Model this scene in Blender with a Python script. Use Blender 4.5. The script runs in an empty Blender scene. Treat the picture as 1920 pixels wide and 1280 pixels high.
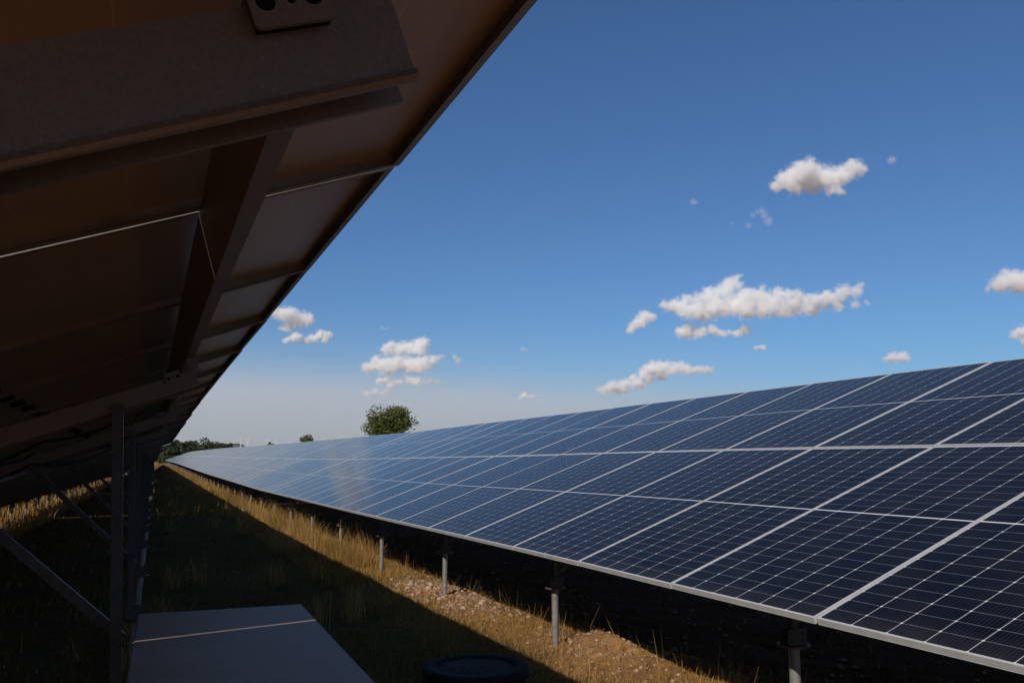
import bpy, bmesh, math, random
import numpy as np
from mathutils import Matrix, Vector
R_ = math.radians
random.seed(7); rng = np.random.default_rng(11)
S = bpy.context.scene
COL = S.collection

# ------------------------------------------------------------------ camera, sky, sun, exposure
FPX, YAW, PITCH = 1593.1, R_(22.952), R_(8.005)
cam = bpy.data.cameras.new('camera'); camo = bpy.data.objects.new('camera', cam); COL.objects.link(camo)
cam.sensor_width = 36; cam.lens = 36 * FPX / 1920; cam.clip_start = 0.02; cam.clip_end = 120000
camo.rotation_euler = (R_(90) + PITCH, 0, -YAW)
S.camera = camo
W_ = np.array([math.sin(YAW)*math.cos(PITCH), math.cos(YAW)*math.cos(PITCH), math.sin(PITCH)])
R3 = np.array([math.cos(YAW), -math.sin(YAW), 0.0]); U3 = np.cross(R3, W_)
def ray(px, py):
    return W_ + (px-960)/FPX*R3 - (py-640)/FPX*U3
def at_y(px, py, Y):
    d = ray(px, py); return d*Y/d[1]
def at_z(px, py, z):
    d = ray(px, py); return d*z/d[2]

SUN = np.array([1.06, 0.95, -1.0]); SUN /= np.linalg.norm(SUN)      # direction the light travels
EL = math.asin(-SUN[2]); AZ = math.atan2(-SUN[0], -SUN[1])
world = bpy.data.worlds.new('World'); S.world = world; world.use_nodes = True
wn = world.node_tree; bg = wn.nodes['Background']
sky = wn.nodes.new('ShaderNodeTexSky'); sky.sky_type = 'NISHITA'; sky.sun_disc = False
sky.sun_elevation = EL; sky.sun_rotation = AZ % (2*math.pi)
sky.altitude = 100; sky.air_density = 1.0; sky.dust_density = 0.6; sky.ozone_density = 3.0
tint = wn.nodes.new('ShaderNodeMix'); tint.data_type = 'RGBA'; tint.blend_type = 'MULTIPLY'; tint.inputs[0].default_value = 1
wn.links.new(sky.outputs['Color'], tint.inputs[6]); tint.inputs[7].default_value = (.58, .85, 1.13, 1)   # a drier, deeper blue air
wn.links.new(tint.outputs[2], bg.inputs['Color']); bg.inputs['Strength'].default_value = 0.075
sl = bpy.data.lights.new('sun', 'SUN'); sl.energy = 4.6; sl.angle = R_(0.53); sl.color = (1.0, 0.90, 0.77)
so = bpy.data.objects.new('sun', sl); COL.objects.link(so)
so.rotation_euler = Vector(SUN).to_track_quat('-Z', 'Y').to_euler()
S.view_settings.view_transform = 'Standard'; S.view_settings.look = 'None'
S.view_settings.exposure = 0.0; S.view_settings.gamma = 1.0; S.view_settings.use_curve_mapping = False
S.render.engine = 'CYCLES'
cy = S.cycles
cy.use_denoising = True; cy.max_bounces = 8; cy.diffuse_bounces = 4; cy.glossy_bounces = 4
cy.volume_bounces = 20; cy.volume_step_rate = .6; cy.transparent_max_bounces = 8; cy.sample_clamp_indirect = 4

# ------------------------------------------------------------------ materials
def nmat(name):
    m = bpy.data.materials.new(name); m.use_nodes = True
    t = m.node_tree; return m, t, t.nodes['Principled BSDF'], t.nodes, t.links
def mathn(n, l, op, a, b=None, c=None):
    x = n.new('ShaderNodeMath'); x.operation = op
    for i, v in enumerate((a, b, c)):
        if v is None: continue
        if isinstance(v, (int, float)): x.inputs[i].default_value = v
        else: l.new(v, x.inputs[i])
    return x.outputs[0]
def mixc(n, l, f, a, b):
    x = n.new('ShaderNodeMix'); x.data_type = 'RGBA'
    for i, v in ((0, f), (6, a), (7, b)):
        if isinstance(v, (int, float)): x.inputs[i].default_value = v
        elif isinstance(v, tuple): x.inputs[i].default_value = (*v, 1)
        else: l.new(v, x.inputs[i])
    return x.outputs[2]
def noise(n, l, scale, detail=4, rough=.55, vec=None, coord='Object'):
    x = n.new('ShaderNodeTexNoise'); x.inputs['Scale'].default_value = scale
    x.inputs['Detail'].default_value = detail; x.inputs['Roughness'].default_value = rough
    if vec is None:
        tc = n.new('ShaderNodeTexCoord'); vec = tc.outputs[coord]
    l.new(vec, x.inputs['Vector']); return x.outputs['Fac']
def ramp(n, l, f, stops):
    r = n.new('ShaderNodeValToRGB'); l.new(f, r.inputs[0])
    e = r.color_ramp.elements
    while len(e) < len(stops): e.new(.5)
    for q, (p, c) in zip(e, stops): q.position = p; q.color = (*c, 1)
    return r.outputs[0]
def bump(n, l, p, h, strength, dist):
    b = n.new('ShaderNodeBump'); b.inputs['Strength'].default_value = strength; b.inputs['Distance'].default_value = dist
    l.new(h, b.inputs['Height']); l.new(b.outputs[0], p.inputs['Normal'])

def mottled(name, c1, c2, scale, rough=.5, metal=0., bmp=0., bdist=.002, detail=5, coord='Object'):
    m, t, p, n, l = nmat(name)
    f = noise(n, l, scale, detail, .6, coord=coord)
    l.new(ramp(n, l, f, ((.3, c1), (.7, c2))), p.inputs['Base Color'])
    p.inputs['Roughness'].default_value = rough; p.inputs['Metallic'].default_value = metal
    if bmp: bump(n, l, p, f, bmp, bdist)
    return m
M = {}
M['galv'] = mottled('galvanised_steel', (.15, .112, .086), (.21, .157, .122), 260, .5, .35, .1, .0006)
M['galv_dark'] = mottled('shaded_galvanised_steel', (.055, .047, .042), (.10, .088, .08), 40, .55, .3)  # darker copy of galv: shade on posts, collars and braces put into the colour
M['tube'] = mottled('galvanised_tube', (.15, .145, .14), (.27, .26, .25), 30, .5, .35)
M['alu'] = mottled('anodised_aluminium', (.58, .575, .57), (.68, .675, .665), 9, .36, .4)
M['dark'] = mottled('black_plastic', (.010, .010, .010), (.022, .021, .02), 30, .75)
M['white'] = mottled('white_paint', (.74, .74, .74), (.8, .8, .8), .2, .45)
M['bark'] = mottled('bark', (.05, .035, .025), (.11, .085, .06), 3, .9)

def cell_material():
    m, t, p, n, l = nmat('solar_cells_under_glass')
    uv = n.new('ShaderNodeUVMap'); uv.uv_map = 'UVMap'
    sp = n.new('ShaderNodeSeparateXYZ'); l.new(uv.outputs[0], sp.inputs[0])
    u, v = sp.outputs[0], sp.outputs[1]                  # metres on the laminate, u 0..1.11, v 0..2.25
    CW, CH = 0.1835, 0.0925
    u0 = mathn(n, l, 'SUBTRACT', u, 0.0045)
    fu = mathn(n, l, 'FRACT', mathn(n, l, 'DIVIDE', u0, CW))
    vm = mathn(n, l, 'ABSOLUTE', mathn(n, l, 'SUBTRACT', v, 1.125))
    v1 = mathn(n, l, 'SUBTRACT', vm, 0.0055)
    fv = mathn(n, l, 'FRACT', mathn(n, l, 'DIVIDE', v1, CH))
    du = mathn(n, l, 'MULTIPLY', mathn(n, l, 'SUBTRACT', .5, mathn(n, l, 'ABSOLUTE', mathn(n, l, 'SUBTRACT', fu, .5))), CW)
    dv = mathn(n, l, 'MULTIPLY', mathn(n, l, 'SUBTRACT', .5, mathn(n, l, 'ABSOLUTE', mathn(n, l, 'SUBTRACT', fv, .5))), CH)
    lu = mathn(n, l, 'LESS_THAN', du, .0013)
    lv = mathn(n, l, 'LESS_THAN', dv, .0007)
    dm = mathn(n, l, 'LESS_THAN', mathn(n, l, 'ADD', du, dv), .0072)      # chamfered corners
    mid = mathn(n, l, 'LESS_THAN', v1, .0)
    eu = mathn(n, l, 'LESS_THAN', u0, 0.0); eu2 = mathn(n, l, 'GREATER_THAN', u0, CW*6)
    ev = mathn(n, l, 'GREATER_THAN', v1, CH*12)
    g = lu
    for x in (dm, mid, eu, eu2, ev): g = mathn(n, l, 'MAXIMUM', g, x)
    g2 = mathn(n, l, 'MAXIMUM', g, mathn(n, l, 'MULTIPLY', lv, .45))
    # fine busbars inside each cell
    fb = mathn(n, l, 'FRACT', mathn(n, l, 'MULTIPLY', fu, 10.0))
    bb = mathn(n, l, 'LESS_THAN', mathn(n, l, 'ABSOLUTE', mathn(n, l, 'SUBTRACT', fb, .5)), .035)
    oi = n.new('ShaderNodeObjectInfo')
    cellc = mixc(n, l, oi.outputs['Random'], (.0014, .0016, .0042), (.0026, .0028, .007))
    cellc = mixc(n, l, mathn(n, l, 'MULTIPLY', bb, .35), cellc, (.09, .09, .1))
    col = mixc(n, l, g2, cellc, (.55, .56, .58))
    dust = noise(n, l, 3.2, 6, .62)
    dc = n.new('ShaderNodeMapRange'); l.new(dust, dc.inputs[0]); dc.inputs[1].default_value = .42; dc.inputs[2].default_value = .8
    dc.inputs[3].default_value = .0; dc.inputs[4].default_value = .02
    lowd = n.new('ShaderNodeMapRange'); l.new(v, lowd.inputs[0]); lowd.inputs[1].default_value = .16; lowd.inputs[2].default_value = 0; lowd.inputs[3].default_value = 0; lowd.inputs[4].default_value = .05
    dn = noise(n, l, 14, 5, .65)
    dd = mathn(n, l, 'ADD', dc.outputs[0], mathn(n, l, 'MULTIPLY', lowd.outputs[0], dn))
    col = mixc(n, l, dd, col, (.42, .38, .33))
    l.new(col, p.inputs['Base Color'])
    r = n.new('ShaderNodeMapRange'); l.new(dust, r.inputs[0]); r.inputs[3].default_value = .07; r.inputs[4].default_value = .15
    l.new(r.outputs[0], p.inputs['Roughness'])
    p.inputs['IOR'].default_value = 1.145
    p.inputs['Sheen Weight'].default_value = .26; p.inputs['Sheen Roughness'].default_value = .24; p.inputs['Sheen Tint'].default_value = (1, .96, .9, 1)
    return m
M['cells'] = cell_material()
def back_material():
    m, t, p, n, l = nmat('panel_back_sheet')
    uv = n.new('ShaderNodeUVMap'); uv.uv_map = 'UVMap'
    sp = n.new('ShaderNodeSeparateXYZ'); l.new(uv.outputs[0], sp.inputs[0])
    u0 = mathn(n, l, 'FRACT', mathn(n, l, 'DIVIDE', mathn(n, l, 'SUBTRACT', sp.outputs[0], .0045), .1835))
    vm = mathn(n, l, 'ABSOLUTE', mathn(n, l, 'SUBTRACT', sp.outputs[1], 1.125))
    v0 = mathn(n, l, 'FRACT', mathn(n, l, 'DIVIDE', mathn(n, l, 'SUBTRACT', vm, .007), .185))
    a = mathn(n, l, 'LESS_THAN', u0, .016); b = mathn(n, l, 'LESS_THAN', v0, .012)
    g = mathn(n, l, 'MAXIMUM', a, b)
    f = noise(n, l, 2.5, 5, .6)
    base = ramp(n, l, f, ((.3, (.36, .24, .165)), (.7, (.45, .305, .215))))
    l.new(mixc(n, l, mathn(n, l, 'MULTIPLY', g, .5), base, (.62, .46, .32)), p.inputs['Base Color'])  # lighter cell gaps: light showing through between cells is painted in
    p.inputs['Roughness'].default_value = .32
    return m
M['back'] = back_material()

# ------------------------------------------------------------------ mesh helper
class MB:
    def __init__(self): self.v = []; self.f = []; self.m = []; self.sm = []
    def add(self, vs, fs, mat=0, smooth=False):
        o = len(self.v); self.v += [tuple(map(float, p)) for p in vs]
        self.f += [tuple(i+o for i in q) for q in fs]; self.m += [mat]*len(fs); self.sm += [smooth]*len(fs)
    def box(self, lo, hi, mat=0, X=None):
        x0, y0, z0 = lo; x1, y1, z1 = hi
        vs = [(x0,y0,z0),(x1,y0,z0),(x1,y1,z0),(x0,y1,z0),(x0,y0,z1),(x1,y0,z1),(x1,y1,z1),(x0,y1,z1)]
        if X: vs = [X @ Vector(p) for p in vs]
        self.add(vs, [(3,2,1,0),(4,5,6,7),(0,1,5,4),(1,2,6,5),(2,3,7,6),(3,0,4,7)], mat)
    def tube(self, p0, p1, r0, r1=None, n=12, mat=0, caps=True):
        r1 = r0 if r1 is None else r1
        a = Vector(p0); b = Vector(p1); d = (b-a).normalized(); q = d.to_track_quat('Z', 'Y')
        vs = []
        for c, r in ((a, r0), (b, r1)):
            for i in range(n):
                t = 2*math.pi*i/n; vs.append(c + q @ Vector((r*math.cos(t), r*math.sin(t), 0)))
        self.add(vs, [(i, (i+1) % n, n+(i+1) % n, n+i) for i in range(n)], mat, True)
        if caps: self.add(vs, [tuple(range(n-1, -1, -1)), tuple(range(n, 2*n))], mat)
    def path(self, pts, r, n=8, mat=0):
        for a, b in zip(pts[:-1], pts[1:]): self.tube(a, b, r, n=n, mat=mat)
    def lathe(self, prof, c, n=32, mat=0):
        vs = []
        for r, z in prof:
            for i in range(n):
                t = 2*math.pi*i/n; vs.append((c[0]+r*math.cos(t), c[1]+r*math.sin(t), c[2]+z))
        fs = [(j*n+i, j*n+(i+1) % n, (j+1)*n+(i+1) % n, (j+1)*n+i) for j in range(len(prof)-1) for i in range(n)]
        self.add(vs, fs, mat, True)
    def prism(self, poly, fa, fb, mat=0):
        """closed 2-D outline swept between two placements fa, fb (functions of the 2-D point)"""
        n = len(poly); vs = [fa(*p) for p in poly] + [fb(*p) for p in poly]
        self.add(vs, [(i, (i+1) % n, n+(i+1) % n, n+i) for i in range(n)] + [tuple(range(n-1, -1, -1)), tuple(range(n, 2*n))], mat)
    def mesh(self, name, mats):
        me = bpy.data.meshes.new(name); me.from_pydata(self.v, [], self.f)
        for k in mats: me.materials.append(M[k] if isinstance(k, str) else k)
        me.polygons.foreach_set('material_index', self.m); me.polygons.foreach_set('use_smooth', self.sm)
        me.update(); return me
def link(name, me, parent=None, loc=None, mtx=None):
    o = bpy.data.objects.new(name, me); COL.objects.link(o)
    if parent: o.parent = parent
    if mtx is not None: o.matrix_basis = mtx
    elif loc is not None: o.location = loc
    return o
def recalc(me):
    b = bmesh.new(); b.from_mesh(me); bmesh.ops.recalc_face_normals(b, faces=b.faces); b.to_mesh(me); b.free(); return me
def tag(o, label, cat=None, group=None, kind=None):
    if label: o['label'] = label
    if cat: o['category'] = cat
    if group: o['group'] = group
    if kind: o['kind'] = kind
    return o
def empty(name, loc):
    o = bpy.data.objects.new(name, None); o.empty_display_size = .2; COL.objects.link(o); o.location = loc; return o
def fast_mesh(name, V, F, mats, attr=None, midx=None):
    """V (n,3), F (m,k) equal-sided faces, attr (n,) float point attribute 'tint'"""
    me = bpy.data.meshes.new(name); V = np.ascontiguousarray(V, np.float32); F = np.ascontiguousarray(F, np.int32)
    me.vertices.add(len(V)); me.vertices.foreach_set('co', V.ravel())
    k = F.shape[1]; me.loops.add(F.size); me.loops.foreach_set('vertex_index', F.ravel())
    me.polygons.add(len(F)); me.polygons.foreach_set('loop_start', np.arange(0, F.size, k, dtype=np.int32))
    me.polygons.foreach_set('loop_total', np.full(len(F), k, np.int32))
    for q in mats: me.materials.append(q)
    if midx is not None: me.polygons.foreach_set('material_index', np.ascontiguousarray(midx, np.int32))
    if attr is not None:
        a = me.attributes.new('tint', 'FLOAT', 'POINT'); a.data.foreach_set('value', np.ascontiguousarray(attr, np.float32))
    me.update(); me.validate(); return me

# ------------------------------------------------------------------ terrain
KY = np.array([-1e5, 0, 6, 12, 24, 48, 96, 180, 260, 1e5])
KR = np.array([0, 0, .005, -.025, -.057, .068, .452, .9, 1.1, 1.1])
KL = np.array([0, 0, -.005, -.04, -.11, -.18, -.26, -.36, -.4, -.4])
def offR(Y): return np.interp(Y, KY, KR)
def offL(Y): return np.interp(Y, KY, KL)
def hash2(ix, iy):
    n = (ix*374761393 + iy*668265263) & 0xffffffff
    n = ((n ^ (n >> 13))*1274126177) & 0xffffffff
    return ((n ^ (n >> 16)) & 0xffff)/65535.0
def vnoise(x, y):
    x = np.asarray(x, float); y = np.asarray(y, float)
    ix = np.floor(x).astype(np.int64); iy = np.floor(y).astype(np.int64); fx = x-ix; fy = y-iy
    fx = fx*fx*(3-2*fx); fy = fy*fy*(3-2*fy)
    a = hash2(ix, iy); b = hash2(ix+1, iy); c = hash2(ix, iy+1); d = hash2(ix+1, iy+1)
    return (a*(1-fx)+b*fx)*(1-fy) + (c*(1-fx)+d*fx)*fy
GZ = -1.47
def ground(X, Y, fine=True):
    X = np.asarray(X, float); Y = np.asarray(Y, float)
    t = np.clip((X-.5)/2.2, 0, 1); t = t*t*(3-2*t)
    z = GZ + offL(Y)*(1-t) + offR(Y)*t
    z = z + np.interp(Y, [5, 9, 60, 120], [0, -.10, -.12, 0])
    far = np.clip((np.hypot(X, Y)-220)/600, 0, 1)
    z = z - far*6.0
    if fine:
        near = np.clip(1-np.hypot(X, Y)/120, 0, 1)
        z = z + near*(.10*(vnoise(X*.7+3, Y*.5)-.5) + .05*(vnoise(X*2.3, Y*2.1+9)-.5) + .025*(vnoise(X*7, Y*7)-.5))
        g = lambda x0, y0, sx, sy, h: h*np.exp(-((X-x0)/sx)**2-((Y-y0)/sy)**2)
        lump = .6+.8*vnoise(X*9+2, Y*9)
        z = z + g(3.38, 6.2, .33, .42, .13)*lump + g(3.05, 6.55, .16, .2, -.09) + g(3.3, 9.9, .35, 1.0, .07)*lump + g(3.55, 5.4, .3, .5, .05)*lump
    return z
def ground_mesh():
    def axis(lo, hi, step, far, growth=1.16):
        a = list(np.arange(lo, hi+1e-6, step)); s = step; x = a[-1]; up = []
        while x < far: s *= growth; x += s; up.append(x)
        s = step; x = a[0]; dn = []
        while x > -far: s *= growth; x -= s; dn.append(x)
        return np.array(dn[::-1]+a+up)
    xs = axis(-.5, 5.0, .045, 16000); ys = axis(3.6, 15.0, .05, 16000, 1.06)
    XX, YY = np.meshgrid(xs, ys); ZZ = ground(XX, YY)
    V = np.stack([XX.ravel(), YY.ravel(), ZZ.ravel()], 1); nx, ny = len(xs), len(ys)
    i = np.arange(nx-1); j = np.arange(ny-1); I, J = np.meshgrid(i, j); k = (J*nx+I).ravel()
    F = np.stack([k, k+1, k+nx+1, k+nx], 1)
    m, t, p, n, l = nmat('dry_grass_soil')
    a = noise(n, l, .9, 6, .6); b = noise(n, l, 11, 6, .65); c = noise(n, l, 60, 4, .6)
    straw = ramp(n, l, b, ((.3, (.13, .062, .022)), (.52, (.27, .15, .055)), (.72, (.40, .25, .105))))
    soil = ramp(n, l, c, ((.3, (.10, .05, .026)), (.7, (.23, .13, .072))))
    f1 = n.new('ShaderNodeMapRange'); l.new(a, f1.inputs[0]); f1.inputs[1].default_value = .42; f1.inputs[2].default_value = .62
    col = mixc(n, l, f1.outputs[0], soil, straw)
    tc = n.new('ShaderNodeTexCoord'); sp = n.new('ShaderNodeSeparateXYZ'); l.new(tc.outputs['Object'], sp.inputs[0])
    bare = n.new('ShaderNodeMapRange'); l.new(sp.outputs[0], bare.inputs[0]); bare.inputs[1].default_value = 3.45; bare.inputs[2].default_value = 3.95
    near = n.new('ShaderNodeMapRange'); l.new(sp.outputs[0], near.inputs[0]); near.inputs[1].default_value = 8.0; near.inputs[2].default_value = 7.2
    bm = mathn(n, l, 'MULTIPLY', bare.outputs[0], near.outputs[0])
    col = mixc(n, l, bm, col, ramp(n, l, b, ((.3, (.045, .021, .008)), (.7, (.085, .042, .018)))))  # bare soil under the right tables, darkened in colour to deepen their shade
    # lane between the rows and ground under the tables, their shade painted darker brown
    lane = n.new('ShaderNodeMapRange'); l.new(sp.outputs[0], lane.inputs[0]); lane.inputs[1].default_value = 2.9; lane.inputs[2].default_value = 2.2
    shade_from = n.new('ShaderNodeMapRange'); l.new(sp.outputs[1], shade_from.inputs[0]); shade_from.inputs[1].default_value = .8; shade_from.inputs[2].default_value = 2.2  # shade colour ends behind the camera, leaving light straw to bounce the sun
    col = mixc(n, l, mathn(n, l, 'MULTIPLY', mathn(n, l, 'MULTIPLY', lane.outputs[0], shade_from.outputs[0]), .8), col, ramp(n, l, b, ((.3, (.048, .029, .009)), (.7, (.11, .07, .022)))))
    l.new(col, p.inputs['Base Color']); p.inputs['Roughness'].default_value = .95; p.inputs['Specular IOR Level'].default_value = .02
    bump(n, l, p, mathn(n, l, 'ADD', b, mathn(n, l, 'MULTIPLY', c, .5)), .8, .02)
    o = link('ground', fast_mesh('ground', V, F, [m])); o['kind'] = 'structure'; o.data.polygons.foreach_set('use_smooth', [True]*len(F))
    return o
ground_mesh()

# far blue ridge on the left of the skyline
def hills():
    V = []; F = []; n = 60
    for i in range(n+1):
        t = i/n; px = 40 + 470*t
        D = 7600; h = (30 + 3*math.sin(px*.05) + 2*math.sin(px*.13))*min(1, max(0, (500-px)/45))
        base = ray(px, 864); base = base/np.linalg.norm(base)
        for dd, z in ((D-500, -60), (D, h*D/FPX), (D+900, -60)):
            V.append((base[0]*dd, base[1]*dd, z))
    for i in range(n):
        for k in range(2): a = i*3+k; F.append((a, a+1, a+4, a+3))
    mb = MB(); mb.add(V, F, 0, True)
    m = mottled('wooded_ridge', (.025, .035, .02), (.06, .065, .035), .01, .95)
    o = link('hills', recalc(mb.mesh('hills', [m]))); o['kind'] = 'structure'
hills()

# ------------------------------------------------------------------ solar tables
TILT = R_(20.383); CT, ST = math.cos(TILT), math.sin(TILT)
PL, GAPL, PITCHY = 2.278, .02, 1.154
SL = 2*PL + GAPL; FD = .030                               # slope length, frame depth
NRM = np.array([-ST, 0, CT]); UP = np.array([CT, 0, ST])
class Row:
    def __init__(self, low, off, seam0, raf0, gap, lat=0.0): self.lat = lat; self.low = np.array(low, float); self.off = off; self.seam0 = seam0; self.raf0 = raf0; self.gap = gap
    def pt(self, s, d, Y):
        """s metres up from the low edge, d metres below the panels' underside, Y along the row"""
        q = self.low + UP*s - NRM*(FD+d); return np.array([q[0]+self.lat*max(0.0, Y-10), Y, q[2] + float(self.off(Y))])
RIGHT = Row((2.7781, 0, -.695), offR, 3.091, 3.74, .016)
hiL = np.array([.4813, 0, .6605]) + NRM*FD
LEFT = Row(hiL - UP*SL, offL, 1.7946, .58, .013, .0065)
FARL = Row(hiL - UP*SL + np.array([-6.58, 0, -.1]), offL, 1.2, .9, .022, .0065)

M['alu_shaded'] = mottled('shaded_aluminium', (.20, .17, .15), (.30, .265, .24), 14, .5, .3)  # darker copy of alu for the left frames, shade put into the colour
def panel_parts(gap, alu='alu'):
    w = PITCHY-gap; lip = .011
    g = MB(); t = .005; z1 = -.0015
    x0, x1, y0, y1 = lip*.4, w-lip*.4, lip*.4, PL-lip*.4
    g.box((x0, y0, z1-t), (x1, y1, z1), 0)
    g.m = [1, 0, 2, 2, 2, 2]
    me = g.mesh('panel', ['cells', 'back', 'dark'])
    uvl = me.uv_layers.new(name='UVMap')
    for lp in me.loops:
        c = me.vertices[lp.vertex_index].co
        uvl.data[lp.index].uv = ((c.x-x0)/(x1-x0)*1.11, (c.y-y0)/(y1-y0)*2.25)
    fr = MB()
    def bars(o, h, z0, z1, inner):
        fr.box((o, o, z0), (w-o, inner, z1)); fr.box((o, PL-inner, z0), (w-o, PL-o, z1))
        fr.box((o, inner, z0), (inner, PL-inner, z1)); fr.box((w-inner, inner, z0), (w-o, PL-inner, z1))
    bars(0, 0, -.0115, 0, lip); bars(.0015, 0, -.0125, -.0115, .009); bars(0, 0, -.0245, -.0125, .009)
    bars(.001, 0, -FD+.002, -.0245, .004); bars(0, 0, -FD, -FD+.002, .019)
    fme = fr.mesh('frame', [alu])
    js = []
    for dx in (-.38, 0, .38):
        jb = MB(); jb.box((w/2+dx-.045, PL/2-.03, -.026), (w/2+dx+.045, PL/2+.03, z1-t-.0005))
        js.append(jb.mesh('junction_box', ['dark']))
    return me, fme, js
PP = {id(RIGHT): panel_parts(RIGHT.gap), id(LEFT): panel_parts(LEFT.gap, 'alu_shaded')}

def panel_matrix(row, s, Y, base, y_shift=0):
    """local x runs back along the row, y up the slope, z out of the glass; origin at the far low corner"""
    ya, yb = Y, Y+PITCHY; dz = float(row.off(yb)-row.off(ya))
    rx = -np.array([0, PITCHY, dz]); rx /= np.linalg.norm(rx)
    rx = rx + NRM*rng.normal(0, .0012); rx /= np.linalg.norm(rx)
    n = np.cross(rx, UP + NRM*rng.normal(0, .0012)); n /= np.linalg.norm(n); up = np.cross(n, rx)
    o = row.low + UP*s; yo = yb-row.gap/2+y_shift
    o = np.array([o[0]+row.lat*max(0.0, yo-10), yo, o[2]+float(row.off(yo))]) - np.array(base)
    return Matrix(((rx[0], up[0], n[0], o[0]), (rx[1], up[1], n[1], o[1]), (rx[2], up[2], n[2], o[2]), (0, 0, 0, 1)))

def rel(fn, base):
    b = np.array(base); return lambda *a: tuple(fn(*a)-b)

RAF_T, RAF_B, RAF_W = .172, .246, .044
def rafter_mesh(row, Y, base, skew=(0, 0), s0=.42, s1=SL-.425):
    P = rel(row.pt, base); t = .003; h = RAF_W/2
    # hat profile: closed top, two webs, rolled lips turned outwards
    B, T = RAF_B, RAF_T
    prof = [(-h, T), (-h, B-.009), (-h-.004, B-.008), (-h-.006, B-.003), (-h-.003, B), (-h+t, B), (-h+t, T+t),
            (h-t, T+t), (h-t, B), (h+.003, B), (h+.006, B-.003), (h+.004, B-.008), (h, B-.009), (h, T)]
    ky, kd = skew
    pl = lambda s: (lambda y, d: P(s, d+kd*((SL-s)-.4), Y+h+y+ky*((SL-s)-.4)))
    mb = MB(); mb.prism(prof, pl(s0), pl(s1)); return recalc(mb.mesh('rafter', ['galv']))
def purlin_mesh(row, s_from_eave, Ya, Yb, base, width=.034, depth=.125):
    P = rel(row.pt, base); t = .003; s = SL-s_from_eave; mb = MB()
    prof = [(0, .001), (0, depth), (width, depth), (width, depth-.014), (width-t, depth-.014), (width-t, depth-t), (t, depth-t), (t, .001+t),
            (width-t, .001+t), (width-t, .015), (width, .015), (width, .001)]
    n = max(1, int((Yb-Ya)/3)); ys = np.linspace(Ya, Yb, n+1)
    pl = lambda Y: (lambda a, d: P(s+a+d*.0, d, Y))
    m = len(prof); vs = [pl(Y)(*q) for Y in ys for q in prof]
    fs = [(j*m+i, j*m+(i+1) % m, (j+1)*m+(i+1) % m, (j+1)*m+i) for j in range(n) for i in range(m)]
    fs += [tuple(range(m-1, -1, -1)), tuple(range(n*m, n*m+m))]
    mb.add(vs, fs); return recalc(mb.mesh('purlin', ['galv']))

def plate_with_holes(w, h, t, holes):
    b = bmesh.new()
    def loop(pts):
        vs = [b.verts.new((x, 0, z)) for x, z in pts]; return [b.edges.new((vs[i], vs[(i+1) % len(vs)])) for i in range(len(vs))]
    c = .003; x, z = w/2, h/2
    es = loop([(-x+c, -z), (x-c, -z), (x, -z+c), (x, z-c), (x-c, z), (-x+c, z), (-x, z-c), (-x, -z+c)])
    for hx, hz, r in holes: es += loop([(hx+r*math.cos(a*math.pi/10), hz+r*math.sin(a*math.pi/10)) for a in range(20)])
    bmesh.ops.triangle_fill(b, use_beauty=True, use_dissolve=False, edges=es)
    r = bmesh.ops.extrude_face_region(b, geom=list(b.faces))
    bmesh.ops.translate(b, vec=(0, t, 0), verts=[v for v in r['geom'] if isinstance(v, bmesh.types.BMVert)])
    bmesh.ops.recalc_face_normals(b, faces=b.faces)
    me = bpy.data.meshes.new('bracket'); b.to_mesh(me); b.free(); me.materials.append(M['galv']); return me
BRK = plate_with_holes(.056, .040, .004, [(-.0165, -.002, .0068), (.0165, -.002, .0068), (.001, -.003, .003)])
BACK = MB(); BACK.box((-.026, .0052, -.018), (.026, .0145, .018)); BACKM = BACK.mesh('hole_shade', ['dark'])  # dark backing block stands in for the shade inside the bracket holes

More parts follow.
